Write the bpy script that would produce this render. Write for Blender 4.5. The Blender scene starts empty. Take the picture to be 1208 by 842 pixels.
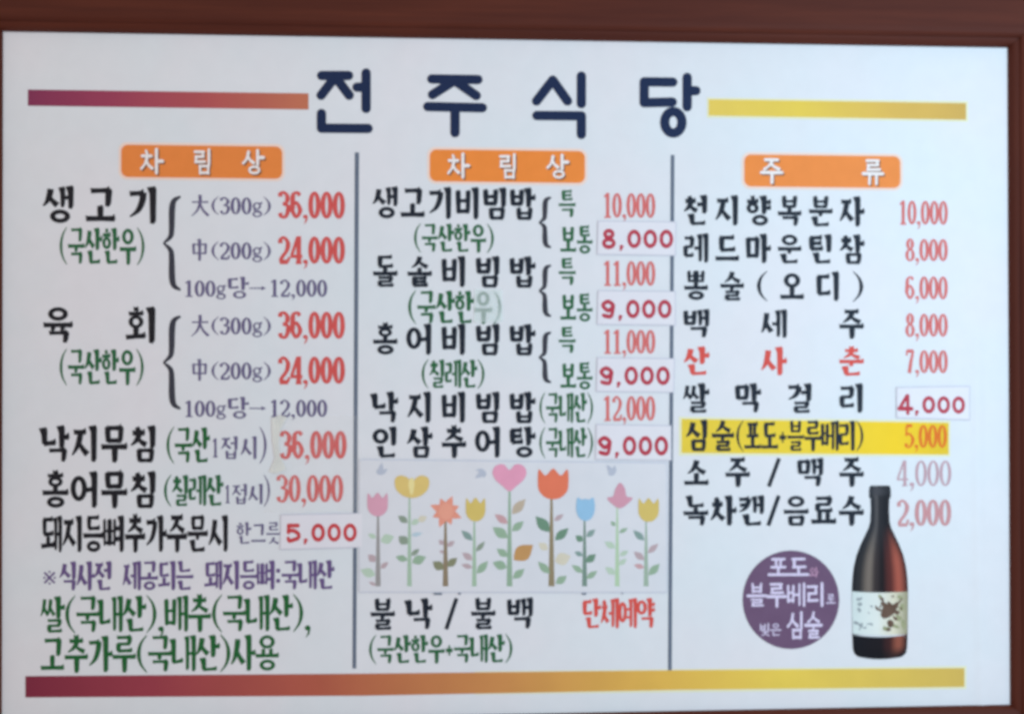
# Framed Korean restaurant menu board, photographed close up.
import bpy, math, random
from mathutils import Matrix, Vector
random.seed(7)
C = bpy.context.scene.collection
sc = bpy.context.scene

# ------------------------------------------------------------------ camera
CAM = Vector((-0.10770, -1.48962, 0.01227))
RIGHT = Vector((0.99777, -0.06674, -0.00098)); UP = Vector((0.00051, -0.00699, 0.99998)); FWD = Vector((0.06674, 0.99775, 0.00694))
cd = bpy.data.cameras.new('camera'); cam = bpy.data.objects.new('camera', cd); C.objects.link(cam)
m = Matrix((RIGHT, UP, -FWD)).transposed().to_4x4(); m.translation = CAM
cam.matrix_world = m
cd.sensor_width = 36; cd.lens = 44.70; cd.clip_start = 0.05; cd.clip_end = 50
cd.dof.use_dof = True; cd.dof.focus_distance = 1.25; cd.dof.aperture_fstop = 3.6
sc.camera = cam

# ------------------------------------------------------------------ light
w = bpy.data.worlds.new('World'); sc.world = w; w.use_nodes = True
bg = w.node_tree.nodes['Background']; bg.inputs[0].default_value = (1.0, 0.835, 0.765, 1); bg.inputs[1].default_value = 0.50

def area(name, loc, target, size, power, col):
    l = bpy.data.lights.new(name, 'AREA'); l.shape = 'RECTANGLE'; l.size = size[0]; l.size_y = size[1]
    l.energy = power; l.color = col
    o = bpy.data.objects.new(name, l); C.objects.link(o); o.location = loc
    o.rotation_euler = (Vector(target) - Vector(loc)).to_track_quat('-Z', 'Y').to_euler()
    return o
area('window_light', (1.02, -1.42, 0.22), (0.52, 0, 0.08), (0.8, 1.2), 22, (0.45, 0.76, 1.0))
area('room_light', (-0.9, -2.2, 1.2), (-0.2, 0, 0), (1.2, 0.8), 7, (1.0, 0.90, 0.82))

vs = sc.view_settings
vs.view_transform = 'Standard'; vs.look = 'None'; vs.gamma = 1; vs.exposure = 0; vs.use_curve_mapping = False
sc.render.engine = 'CYCLES'
sc.cycles.use_denoising = True
sc.cycles.pixel_filter_type = 'BLACKMAN_HARRIS'; sc.cycles.filter_width = 3.0

# ------------------------------------------------------------------ survey of the board
def P(px, py):
    """a point measured in the photograph -> the same point on the flat board (X, Z in metres)"""
    d = FWD + RIGHT * ((px - 604) / 1500.) - UP * ((py - 421) / 1500.)
    t = -CAM.y / d.y
    q = CAM + d * t
    return q.x, q.z
def slope(y):
    return 0.014 - 0.023 * (y - 106) / 694.

# ------------------------------------------------------------------ materials
def lin(c):
    r = []
    for v in c:
        v = v / 255.
        r.append(v / 12.92 if v <= .04045 else ((v + .055) / 1.055) ** 2.4)
    return (r[0], r[1], r[2], 1)
def new_mat(name, rough=.5, spec=.3):
    m = bpy.data.materials.new(name); m.use_nodes = True
    b = m.node_tree.nodes['Principled BSDF']
    b.inputs['Roughness'].default_value = rough; b.inputs['Specular IOR Level'].default_value = spec
    return m, m.node_tree, b
_ink = {}
def ink(name, rgb, rough=.5, var=.10):
    key = name
    if key in _ink: return _ink[key]
    m, t, b = new_mat(name, rough, .12)
    n = t.nodes.new('ShaderNodeTexNoise'); n.inputs['Scale'].default_value = 60; n.inputs['Detail'].default_value = 3
    tc = t.nodes.new('ShaderNodeTexCoord'); t.links.new(tc.outputs['Object'], n.inputs['Vector'])
    x = t.nodes.new('ShaderNodeMix'); x.data_type = 'RGBA'
    c = lin(rgb)
    x.inputs[6].default_value = tuple(v * (1 - var) for v in c[:3]) + (1,)
    x.inputs[7].default_value = tuple(min(1, v * (1 + var) + .01 * var * 10) for v in c[:3]) + (1,)
    t.links.new(n.outputs['Fac'], x.inputs[0]); t.links.new(x.outputs[2], b.inputs['Base Color'])
    _ink[key] = m
    return m
def gradient(name, stops, x0, x1, rough=.4):
    """printed colour gradient running across the board from X = x0 to x1"""
    m, t, b = new_mat(name, rough, .12)
    tc = t.nodes.new('ShaderNodeTexCoord'); s = t.nodes.new('ShaderNodeSeparateXYZ'); t.links.new(tc.outputs['Object'], s.inputs[0])
    mr = t.nodes.new('ShaderNodeMapRange'); mr.inputs['From Min'].default_value = x0; mr.inputs['From Max'].default_value = x1
    t.links.new(s.outputs['X'], mr.inputs['Value'])
    r = t.nodes.new('ShaderNodeValToRGB'); e = r.color_ramp.elements
    while len(e) < len(stops): e.new(.5)
    for i, (p, c) in enumerate(stops): e[i].position = p; e[i].color = lin(c)
    t.links.new(mr.outputs[0], r.inputs[0])
    n = t.nodes.new('ShaderNodeTexNoise'); n.inputs['Scale'].default_value = 25; t.links.new(tc.outputs['Object'], n.inputs['Vector'])
    h = t.nodes.new('ShaderNodeHueSaturation'); t.links.new(r.outputs[0], h.inputs['Color'])
    mv = t.nodes.new('ShaderNodeMapRange'); mv.inputs['To Min'].default_value = .93; mv.inputs['To Max'].default_value = 1.07
    t.links.new(n.outputs['Fac'], mv.inputs['Value']); t.links.new(mv.outputs[0], h.inputs['Value'])
    t.links.new(h.outputs[0], b.inputs['Base Color'])
    return m

def sheet_material(name, base, warm, wave=.35, rough=.38):
    m, t, b = new_mat(name, rough, .22)
    tc = t.nodes.new('ShaderNodeTexCoord')
    n = t.nodes.new('ShaderNodeTexNoise'); n.inputs['Scale'].default_value = 5.5; n.inputs['Detail'].default_value = 4
    t.links.new(tc.outputs['Object'], n.inputs['Vector'])
    x = t.nodes.new('ShaderNodeMix'); x.data_type = 'RGBA'; x.inputs[6].default_value = base; x.inputs[7].default_value = warm  # noise blends the two tints to imitate JPEG colour blotches
    cr = t.nodes.new('ShaderNodeMapRange'); cr.inputs['From Min'].default_value = .35; cr.inputs['From Max'].default_value = .65
    t.links.new(n.outputs['Fac'], cr.inputs['Value']); t.links.new(cr.outputs[0], x.inputs[0])
    # faint mottling that imitates JPEG compression blotches
    n2 = t.nodes.new('ShaderNodeTexNoise'); n2.inputs['Scale'].default_value = 45; n2.inputs['Detail'].default_value = 3
    t.links.new(tc.outputs['Object'], n2.inputs['Vector'])
    h = t.nodes.new('ShaderNodeHueSaturation'); mv = t.nodes.new('ShaderNodeMapRange')
    mv.inputs['To Min'].default_value = .965; mv.inputs['To Max'].default_value = 1.035
    t.links.new(n2.outputs['Fac'], mv.inputs['Value']); t.links.new(mv.outputs[0], h.inputs['Value']); t.links.new(x.outputs[2], h.inputs['Color'])
    t.links.new(h.outputs[0], b.inputs['Base Color'])
    n3 = t.nodes.new('ShaderNodeTexNoise'); n3.inputs['Scale'].default_value = 4; t.links.new(tc.outputs['Object'], n3.inputs['Vector'])
    bp = t.nodes.new('ShaderNodeBump'); bp.inputs['Strength'].default_value = wave; bp.inputs['Distance'].default_value = .01
    t.links.new(n3.outputs['Fac'], bp.inputs['Height']); t.links.new(bp.outputs[0], b.inputs['Normal'])
    return m
M_sheet = sheet_material('board_vinyl', (.77, .80, .815, 1), (.81, .785, .80, 1))
M_sticker = sheet_material('sticker_paper', (.82, .785, .825, 1), (.83, .80, .82, 1), .1)
M_flowerpaper = sheet_material('flower_paper', (.745, .755, .785, 1), (.775, .76, .78, 1), .2, .34)

def wood_material(name, along):
    m, t, b = new_mat(name, .6, .18)
    tc = t.nodes.new('ShaderNodeTexCoord'); mp = t.nodes.new('ShaderNodeMapping')
    mp.inputs['Scale'].default_value = (3, 60, 60) if along == 'X' else (60, 60, 3)
    t.links.new(tc.outputs['Object'], mp.inputs['Vector'])
    n = t.nodes.new('ShaderNodeTexNoise'); n.inputs['Scale'].default_value = 1.6; n.inputs['Detail'].default_value = 8; n.inputs['Roughness'].default_value = .6
    t.links.new(mp.outputs[0], n.inputs['Vector'])
    r = t.nodes.new('ShaderNodeValToRGB'); e = r.color_ramp.elements
    e[0].position = .3; e[0].color = lin((76, 31, 20)); e[1].position = .75; e[1].color = lin((94, 42, 27))
    k = e.new(.52); k.color = lin((84, 36, 23))
    t.links.new(n.outputs['Fac'], r.inputs[0]); t.links.new(r.outputs[0], b.inputs['Base Color'])
    bp = t.nodes.new('ShaderNodeBump'); bp.inputs['Strength'].default_value = .12; bp.inputs['Distance'].default_value = .002
    t.links.new(n.outputs['Fac'], bp.inputs['Height']); t.links.new(bp.outputs[0], b.inputs['Normal'])
    return m
WX = wood_material('frame_wood_horizontal', 'X'); WZ = wood_material('frame_wood_vertical', 'Z')

def film_material(name, col, alpha, rough):
    m, t, b = new_mat(name, rough, .5)
    b.inputs['Base Color'].default_value = col
    tr = t.nodes.new('ShaderNodeBsdfTransparent'); mx = t.nodes.new('ShaderNodeMixShader')
    out = t.nodes['Material Output']
    n = t.nodes.new('ShaderNodeTexNoise'); n.inputs['Scale'].default_value = 30; tc = t.nodes.new('ShaderNodeTexCoord'); t.links.new(tc.outputs['Object'], n.inputs['Vector'])
    mr = t.nodes.new('ShaderNodeMapRange'); mr.inputs['From Min'].default_value = .3; mr.inputs['From Max'].default_value = .7
    mr.inputs['To Min'].default_value = alpha * .7; mr.inputs['To Max'].default_value = alpha * 1.3
    t.links.new(n.outputs['Fac'], mr.inputs['Value']); t.links.new(mr.outputs[0], mx.inputs[0])
    t.links.new(tr.outputs[0], mx.inputs[1]); t.links.new(b.outputs[0], mx.inputs[2]); t.links.new(mx.outputs[0], out.inputs['Surface'])
    return m

# ------------------------------------------------------------------ objects
def mesh_obj(name, verts, faces, mat, parent=None, label=None, smooth=False):
    me = bpy.data.meshes.new(name); me.from_pydata(verts, [], faces); me.update()
    if isinstance(mat, (list, tuple)):
        for k in mat: me.materials.append(k)
    else: me.materials.append(mat)
    if smooth:
        for p in me.polygons: p.use_smooth = True
    o = bpy.data.objects.new(name, me); C.objects.link(o)
    if parent: o.parent = parent
    if label: o['label'] = label
    return o
def thing(name, label, cat, group=None):
    o = bpy.data.objects.new(name, None); C.objects.link(o); o.empty_display_size = .05
    o['label'] = label; o['category'] = cat
    if group: o['group'] = group
    return o

# ------------------------------------------------------------------ pen: polygons in measured pixels, y down
class Ink:
    """collects flat printed shapes; each shape lies a hair above the one below it"""
    def __init__(s, h=.0003): s.polys = []; s.h = h
    def poly(s, pts): s.polys.append(pts)
    def build(s, name, mat, parent, cy=None, cx=None, label=None, step=.000022, tilt=None):
        V = []; F = []
        for k, pts in enumerate(s.polys):
            kind = 'fan'
            if pts and pts[0] == 'strip': kind = 'strip'; pts = pts[1:]
            b = len(V); h = s.h + step * (k % 14)
            for q_, (x, y) in enumerate(pts):
                if cy is not None:
                    y = y + (slope(cy) if tilt is None else tilt) * (x - cx)
                X, Z = P(x, y); V.append((X, -h - (q_ // 2) * 6e-7, Z))
            n = len(pts)
            if kind == 'strip':
                for i in range(0, n - 2, 2): F.append((b + i, b + i + 1, b + i + 3, b + i + 2))
            else: F.append(tuple(range(b, b + n)))
        # turn every face to the viewer
        FF = []
        for f in F:
            a = sum((V[f[i]][0] * V[f[(i + 1) % len(f)]][2] - V[f[(i + 1) % len(f)]][0] * V[f[i]][2]) for i in range(len(f)))
            FF.append(f if a > 0 else tuple(reversed(f)))
        return mesh_obj(name, V, FF, mat, parent, label)

def catmull(pts, n=7, closed=False):
    out = []; L = len(pts)
    rng = range(L) if closed else range(L - 1)
    for i in rng:
        if closed: a, b, c, d = pts[(i - 1) % L], pts[i], pts[(i + 1) % L], pts[(i + 2) % L]
        else: a, b, c, d = pts[max(i - 1, 0)], pts[i], pts[i + 1], pts[min(i + 2, L - 1)]
        for k in range(n):
            t = k / n
            out.append(tuple(.5 * ((2 * b[j]) + (-a[j] + c[j]) * t + (2 * a[j] - 5 * b[j] + 4 * c[j] - d[j]) * t * t + (-a[j] + 3 * b[j] - 3 * c[j] + d[j]) * t ** 3) for j in range(len(b))))
    if not closed: out.append(tuple(pts[-1]))
    return out

class Glyph:
    """strokes inside a 1 x 1 cell (y up); st = (wv, wh, round?)"""
    def __init__(s, wv, wh, rnd=False): s.wv = wv; s.wh = wh; s.r = rnd; s.strips = []; s.polys = []
    def path(s, pts, f=1., closed=False, curve=False, fw=None):
        # pts: (x, y[, k]) with k a width factor
        q = [(p[0], p[1], (p[2] if len(p) > 2 else 1.) * f) for p in pts]
        if curve: q = catmull(q, 7, closed)
        n = len(q); st = []
        for i in range(n):
            if closed: a, b = q[(i - 1) % n], q[(i + 1) % n]
            else: a, b = q[max(i - 1, 0)], q[min(i + 1, n - 1)]
            dx, dy = b[0] - a[0], b[1] - a[1]; L = math.hypot(dx, dy) or 1; dx /= L; dy /= L
            # vertical runs are wv wide, horizontal runs wh wide
            ox = -dy * s.wv / 2 * q[i][2]; oy = dx * s.wh / 2 * q[i][2]
            st += [(q[i][0] + ox, q[i][1] + oy), (q[i][0] - ox, q[i][1] - oy)]
        if closed: st += st[:2]
        s.polys.append(['strip'] + st)
        if s.r and not closed:
            for e in (q[0], q[-1]): s.dot(e[0], e[1], s.wv / 2 * e[2], s.wh / 2 * e[2])
    def dot(s, x, y, rx, ry):
        s.polys.append([(x + rx * math.cos(a), y + ry * math.sin(a)) for a in [i * math.tau / 10 for i in range(10)]])
    def h(s, x0, y0, x1, y1, f=1.):
        if s.r: return s.path([(x0, y0), (x1, y1)], f)
        w = s.wh / 2 * f
        # brush: slightly swelling ends, a raised triangle on the right
        s.polys.append([(x0, y0 + w * 1.15), (x0 + .04, y0 + w * .9), ((x0 + x1) / 2, (y0 + y1) / 2 + w * .85), (x1 - .10, y1 + w), (x1 - .03, y1 + w * 1.7), (x1 + .01, y1), (x1 - .03, y1 - w), ((x0 + x1) / 2, (y0 + y1) / 2 - w * .85), (x0 + .02, y0 - w)])
    def v(s, x0, y0, x1, y1, f=1., head=True):
        if s.r: return s.path([(x0, y0), (x1, y1)], f)
        w = s.wv / 2 * f
        hd = w * .75 if head else 0
        s.polys.append([(x0 - w - hd, y0 + s.wh * .05), (x0 + w * .6, y0 + s.wh * .30), (x0 + w * 1.05, y0 - s.wh * .2), (x1 + w * .9, y1 + s.wh * .45), (x1 + w * .3, y1 - s.wh * .15), (x1 - w * .8, y1), (x0 - w, y0 - s.wh * 1.1), ])
    def ring(s, x, y, rx, ry, f=1.):
        s.path([(x + rx * math.cos(a), y + ry * math.sin(a)) for a in [i * math.tau / 22 for i in range(22)]], f, closed=True)

def jamo(g, j, x0, y0, x1, y1, ctx, f=1.):
    """ctx: V beside a vertical vowel, H above a horizontal one, F final"""
    W = x1 - x0; H = y1 - y0
    X = lambda u: x0 + u * W
    Y = lambda u: y0 + u * H
    fh = f * (1 if H > .38 else .88)
    hh = lambda a, b, c, d, k=1.: g.h(X(a), Y(b), X(c), Y(d), fh * k)
    vv = lambda a, b, c, d, k=1., head=False: g.v(X(a), Y(b), X(c), Y(d), f * k, head)
    pp = lambda pts, k=1., curve=True: g.path([(X(p[0]), Y(p[1]), p[2] if len(p) > 2 else 1.) for p in pts], f * k, curve=curve)
    T = 1. if g.r else 0.
    lo = .9 if T else .25
    if j in 'ㄱㅋ':
        if ctx == 'V':
            hh(.05, .9, .9, .92)
            pp([(.86, .95, 1), (.80, .62, .95), (.55, .25, .8), (.08, .0, lo)])
            if j == 'ㅋ': hh(.1, .48, .75, .52)
        else:
            hh(.02, .9, .95, .92)
            vv(.90, .95, .86, .02)
            if j == 'ㅋ': hh(.05, .45, .85, .47)
    elif j == 'ㄴ':
        vv(.14, 1, .16, .08, 1, True); hh(.10, .10, 1, .16)
    elif j in 'ㄷㅌ':
        hh(.05, .92, .93, .93); vv(.17, .92, .17, .08); hh(.1, .08, 1, .12)
        if j == 'ㅌ': hh(.15, .5, .9, .52)
    elif j == 'ㄹ':
        hh(.05, .94, .9, .95, .9); vv(.84, .96, .83, .52, .9); hh(.12, .51, .88, .52, .85); vv(.16, .52, .16, .06, .9); hh(.1, .06, 1, .09, .9)
    elif j == 'ㅁ':
        vv(.14, .95, .17, .0, .9); hh(.12, .90, .9, .91); vv(.86, .95, .83, .0, .9); hh(.14, .09, .88, .09)
    elif j == 'ㅂ':
        vv(.14, 1, .17, .0, .9); vv(.86, 1, .83, .0, .9); hh(.14, .56, .86, .57, .85); hh(.14, .09, .86, .09)
    elif j == 'ㅃ':
        jamo(g, 'ㅂ', x0 - .02, y0, x0 + W * .5, y1, ctx, f * .8); jamo(g, 'ㅂ', x0 + W * .5, y0, x1 + .02, y1, ctx, f * .8)
    elif j == 'ㅆ':
        jamo(g, 'ㅅ', x0 - .03, y0, x0 + W * .56, y1, ctx, f * .85); jamo(g, 'ㅅ', x0 + W * .46, y0, x1 + .04, y1, ctx, f * .85)
    elif j == 'ㅅ':
        pp([(.52, 1, 1), (.46, .68, 1), (.28, .28, .75), (.0, .0, lo)])
        pp([(.44, .62, lo + .1), (.66, .30, .85), (1., .04, 1.15)])
    elif j in 'ㅈㅊ':
        t = .92 if j == 'ㅈ' else .74
        if j == 'ㅊ': vv(.44, 1.05, .56, .82, .8) if ctx == 'V' else g.h(X(.34), Y(1.0), X(.66), Y(.95), fh)
        hh(.08, t, .92, t)
        pp([(.56, t, .9), (.44, t * .58, .95), (.26, t * .28, .7), (.0, .0, lo)])
        pp([(.46, t * .58, lo + .1), (.68, t * .28, .85), (1., .03, 1.1)])
    elif j == 'ㅇ':
        r = min(W * .44, H * .5)
        g.ring(X(.5), Y(.5), min(W * .40, .25), H * .46 - g.wh * .2, f * .85)
    elif j == 'ㅍ':
        hh(.05, .91, .95, .92); vv(.32, .92, .34, .1, .85); vv(.68, .92, .66, .1, .85); hh(0, .08, 1, .09)
    elif j == 'ㅎ':
        g.h(X(.33), Y(1.02), X(.67), Y(.98), fh * .95); hh(.03, .75, .97, .76, .95)
        g.ring(X(.5), Y(.28), min(W * .33, .2), H * .28, f * .75)

INI = 'ㄱㄲㄴㄷㄸㄹㅁㅂㅃㅅㅆㅇㅈㅉㅊㅋㅌㅍㅎ'
VOW = 'ㅏㅐㅑㅒㅓㅔㅕㅖㅗㅘㅙㅚㅛㅜㅝㅞㅟㅠㅡㅢㅣ'
FIN = ['', 'ㄱ', 'ㄲ', 'ㄳ', 'ㄴ', 'ㄵ', 'ㄶ', 'ㄷ', 'ㄹ', 'ㄺ', 'ㄻ', 'ㄼ', 'ㄽ', 'ㄾ', 'ㄿ', 'ㅀ', 'ㅁ', 'ㅂ', 'ㅄ', 'ㅅ', 'ㅆ', 'ㅇ', 'ㅈ', 'ㅊ', 'ㅋ', 'ㅌ', 'ㅍ', 'ㅎ']
def syllable(ch, wv, wh, rnd):
    c = ord(ch) - 0xAC00
    i, v, f = INI[c // 588], VOW[(c % 588) // 28], FIN[c % 28]
    g = Glyph(wv, wh, rnd)
    tight = .80 if i in 'ㅃㅆ' else 1.
    if v in 'ㅗㅛㅜㅠㅡ':
        if f:
            jamo(g, i, .18, .63, .82, 1.0, 'H', .88)
            by = .42 if v in 'ㅗㅛ' else .50
            if v == 'ㅡ': by = .46
            g.h(0, by, 1, by, .95)
            top, bot = (.60, by) if v in 'ㅗㅛ' else (by, .34)
            if v in 'ㅗㅜ': g.v(.5, top, .5, bot, .8, False)
            if v in 'ㅛㅠ': g.v(.34, top, .34, bot, .7, False); g.v(.66, top, .66, bot, .7, False)
            jamo(g, f, .18, 0, .84, .30, 'F', .88)
        else:
            if v in 'ㅗㅛ':
                jamo(g, i, .15, .46, .85, .95, 'H'); g.h(0, .12, 1, .12, 1.05)
                if v == 'ㅗ': g.v(.5, .46, .5, .12, .9, False)
                else: g.v(.34, .42, .34, .12, .8, False); g.v(.66, .42, .66, .12, .8, False)
            elif v in 'ㅜㅠ':
                jamo(g, i, .15, .56, .85, 1.0, 'H'); g.h(0, .42, 1, .42, 1.05)
                if v == 'ㅜ': g.v(.52, .42, .52, -.02, 1., False)
                else: g.v(.34, .42, .32, -.02, .85, False); g.v(.68, .42, .68, -.02, .85, False)
            else:
                jamo(g, i, .15, .40, .85, .92, 'H'); g.h(0, .14, 1, .14, 1.05)
        return g
    if v in 'ㅚㅙㅘ':
        jamo(g, i, .06, .46, .60, .96, 'H', .85)
        g.h(-.02, .16, .66, .20, .95); g.v(.33, .42, .33, .18, .8, False)
        if v == 'ㅚ': g.v(.86, 1, .86, 0)
        elif v == 'ㅘ': g.v(.78, 1, .78, 0); g.h(.78, .5, 1.02, .5)
        else: g.v(.70, .95, .70, .06, .65); g.v(.92, 1, .92, 0, .75); g.h(.70, .5, .92, .5, .8)
        return g
    y0 = .40 if f else 0.
    Yv = lambda u: y0 + u * (1 - y0)
    iy0, iy1 = (.46, .94) if f else (.18, .90)
    if v == 'ㅣ': jamo(g, i, .02, iy0, .60, iy1, 'V', tight); g.v(.84, 1, .84, y0)
    elif v in 'ㅏㅑ':
        jamo(g, i, .0, iy0, .52, iy1, 'V', tight); g.v(.74, 1, .74, y0)
        if v == 'ㅏ': g.h(.74, Yv(.5), 1.03, Yv(.5), 1.1)
        else: g.h(.74, Yv(.66), 1.03, Yv(.66)); g.h(.74, Yv(.34), 1.03, Yv(.34))
    elif v in 'ㅓㅕ':
        jamo(g, i, .0, iy0, .54, iy1, 'V', tight); g.v(.86, 1, .86, y0)
        if v == 'ㅓ': g.h(.54, Yv(.5), .86, Yv(.52))
        else: g.h(.54, Yv(.66), .86, Yv(.67)); g.h(.54, Yv(.36), .86, Yv(.37))
    elif v == 'ㅐ':
        jamo(g, i, .0, iy0, .48, iy1, 'V', tight * .92); g.v(.66, .97, .66, y0 + .04, .72); g.v(.93, 1, .93, y0, .85); g.h(.66, Yv(.5), .93, Yv(.5), .85)
    else:
        jamo(g, i, .0, iy0, .40, iy1, 'V', tight * .92); g.v(.68, .97, .68, y0 + .04, .72); g.v(.93, 1, .93, y0, .85)
        if v == 'ㅔ': g.h(.42, Yv(.5), .68, Yv(.5), .85)
        else: g.h(.42, Yv(.64), .68, Yv(.64), .8); g.h(.42, Yv(.36), .68, Yv(.36), .8)
    if f: jamo(g, f, .24, 0, .90, .35, 'F', .92)
    return g

def latin(ch, wv, wh, rnd):
    g = Glyph(wv, wh, rnd); a = wv / 2; b = wh / 2
    L, R, B, T = a, 1 - a, b, 1 - b
    mx = .5
    def cv(*pts, k=1.): g.path(pts, k, curve=True)
    if ch == '0': g.ring(.5, .5, .5 - a, .5 - b)
    elif ch == '1':
        if rnd: cv((.25, .8), (.6, T)); g.path([(.6, T), (.6, B)])
        else:
            g.path([(.52, 1), (.52, 0)], 1); g.path([(.16, .84), (.52, .96)], .9); g.path([(.18, .02), (.86, .02)], .9)
    elif ch == '2':
        cv((L, .74, .9), (L + .03, .88), (.5, T), (R, .76), (.72, .48), (.30, .20), (L, B, .6)); g.path([(L - .04, B), (R, B)], 1.5 if not rnd else 1)
        if not rnd: g.path([(R, B), (R + a * .6, .24)], .6)
    elif ch == '3':
        cv((L, .80, .9), (.22, T - .03), (.52, T), (R - .04, .80), (.70, .60), (.40, .53)); cv((.40, .53), (.80, .46), (R, .26), (.60, B), (.26, B + .02), (L, .20, .9))
    elif ch == '4':
        g.path([(.62, .98), (a * .6, .28)], .75 if not rnd else 1); g.path([(0.02, .26), (1., .26)], 1.1); g.path([(.70, 1), (.70, 0)])
        if not rnd: g.path([(.46, .02), (.92, .02)], .8)
    elif ch == '5':
        g.path([(L + .02, T), (R - .02, T)], 1.7 if not rnd else 1); g.path([(L + .05, T), (L + .02, .52)], .6 if not rnd else 1)
        cv((L + .02, .54, .8), (.46, .62), (R, .45), (R, .22), (.52, B), (.22, .06), (L, .20, .9))
    elif ch in '69':
        p1 = [(R - .04, .84, .9), (.62, T), (.26, .88), (L, .50), (L, .28), (.5, B), (R, .30), (.52, .58), (.24, .48), (L + .02, .36)]
        if ch == '9': p1 = [(1 - p[0], 1 - p[1]) + tuple(p[2:]) for p in p1]
        g.path(p1, curve=True)
    elif ch == '7':
        g.path([(L - .03, T), (R + .03, T)], 1.8 if not rnd else 1); cv((R, T, .7), (.60, .50), (.42, .0, 1.1))
        if not rnd: g.path([(L, T), (L - .02, .76)], .5)
    elif ch == '8': g.ring(.5, .76, .42 - a, .24 - b * .6); g.ring(.5, .27, .5 - a, .27 - b * .6)
    elif ch == ',':
        g.dot(.5, .07, .42, .075)
        if rnd: g.path([(.55, .06), (.35, -.12)], 1)
        else: g.polys.append([(.7, .10), (.92, .05), (.75, -.10), (.2, -.22), (.5, -.08), (.6, .02)])
    elif ch == '.': g.dot(.5, .08, .42, .09)
    elif ch == ':': g.dot(.5, .30, .36, .08); g.dot(.5, .66, .36, .08)
    elif ch == '(': cv((.95, 1.04, .25), (.42, .80, .8), (.22, .5, 1.), (.42, .2, .8), (.95, -.04, .25))
    elif ch == ')': cv((.05, 1.04, .25), (.58, .80, .8), (.78, .5, 1.), (.58, .2, .8), (.05, -.04, .25))
    elif ch == '/': g.path([(.85, 1.02), (.15, -.02)], .9)
    elif ch == '+': g.path([(.1, .45), (.9, .45)], 1.2); g.path([(.5, .64), (.5, .26)], .8)
    elif ch == 'g':
        g.ring(.45, .50, .30, .18); g.path([(.68, .64), (.96, .70)], 1.4); cv((.25, .36), (.22, .24), (.60, .20), (.88, .10)); g.ring(.48, .02, .38, .14)
    elif ch == '→': g.path([(0, .5), (.95, .5)], .7); g.polys.append([(.72, .62), (1, .5), (.72, .38)])
    elif ch == '大':
        g.h(.02, .66, .98, .66, .8); cv((.5, 1.0, 1), (.5, .62, .9), (.32, .25, .7), (0, 0, .3)); cv((.5, .62, .5), (.68, .28, .8), (1., .02, 1.1))
    elif ch == '中':
        g.v(.12, .80, .14, .30, .8, False); g.v(.88, .80, .86, .30, .8, False); g.h(.12, .78, .9, .78, .8); g.h(.12, .34, .88, .34, .8); g.v(.5, 1.02, .5, -.02, .95)
    elif ch == '※':
        g.path([(.1, .85), (.9, .15)], .8); g.path([(.9, .85), (.1, .15)], .8)
        for p in ((.5, .88), (.5, .12), (.1, .5), (.9, .5)): g.dot(p[0], p[1], .09, .07)
    elif ch == '-': g.path([(0, .5), (1, .5)])
    return g

STY = {'brush': (.235, .155, False), 'brush_dense': (.225, .12, False), 'slim': (.25, .12, False), 'note': (.19, .095, False),
       'gothic': (.155, .135, True), 'tiny': (.14, .12, True)}
DST = {'fat': (.38, .11, False), 'mid': (.34, .08, False), 'light': (.31, .08, False), 'round': (.24, .19, True), 'plain': (.2, .09, True), 'pale': (.24, .06, False)}
ADV = {'(': .48, ')': .48, ',': .30, ':': .34, '/': .6, '+': .5, ' ': .62, '→': .95, '※': .75}
def text(s, x0, x1, y0, y1, mat, parent, style='brush', dstyle='mid', spread=None, name='lettering', h=.0003, label=None, digit=.62, gap=.04, raw=False):
    """set the string s between x0 and x1, y0 (top) and y1 (bottom), all measured in the photograph"""
    I = Ink(h); cx, cy = (x0 + x1) / 2, (y0 + y1) / 2; Hh = y1 - y0
    if dstyle in ('fat', 'mid') and s[0].isdigit(): gap = 0.
    adv = [ADV.get(c, digit if (c.isdigit() or c == 'g') else 1.) for c in s]
    cells = []
    if spread:                       # equal gaps between cells that are `spread` pixels wide
        ws = [spread * (a if c in '(/)' else 1.) for a, c in zip(adv, s)]
        g = (x1 - x0 - sum(ws)) / (len(s) - 1); x = x0
        for w_ in ws: cells.append((x, w_)); x += w_ + g
    else:
        tot = sum(adv) + gap * (len(s) - 1); u = (x1 - x0) / tot; x = x0
        for a in adv: cells.append((x, a * u)); x += (a + gap) * u
    holder = None
    if name == 'item_name':
        holder = bpy.data.objects.new('item_name', None); C.objects.link(holder); holder.parent = parent; holder.empty_display_size = .02
        if label: holder['label'] = label
    for c, (x, w_) in zip(s, cells):
        if c == ' ': continue
        if '가' <= c <= '힣': wv, wh, r = STY[style]; g = syllable(c, wv, wh, r)
        elif c.isdigit() or c in ',': wv, wh, r = DST[dstyle]; g = latin(c, wv, wh, r)
        elif c in 'g': g = latin(c, .2, .07, False)
        elif c in '(/)': g = latin(c, .34, .09, False)
        else: wv, wh, r = STY[style]; g = latin(c, wv, wh, r)
        for p in g.polys:
            st = p and p[0] == 'strip'; pts = p[1:] if st else p
            q = [(x + a * w_, y1 - b * Hh) for a, b in pts]
            I.polys.append((['strip'] if st else []) + q)
        if holder: I.build('syllable' if '가' <= c <= '힣' else 'sign_mark', mat, holder, cy, cx); I = Ink(h)
    if holder: return holder
    return I.build(name, mat, parent, cy, cx, label)

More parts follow.
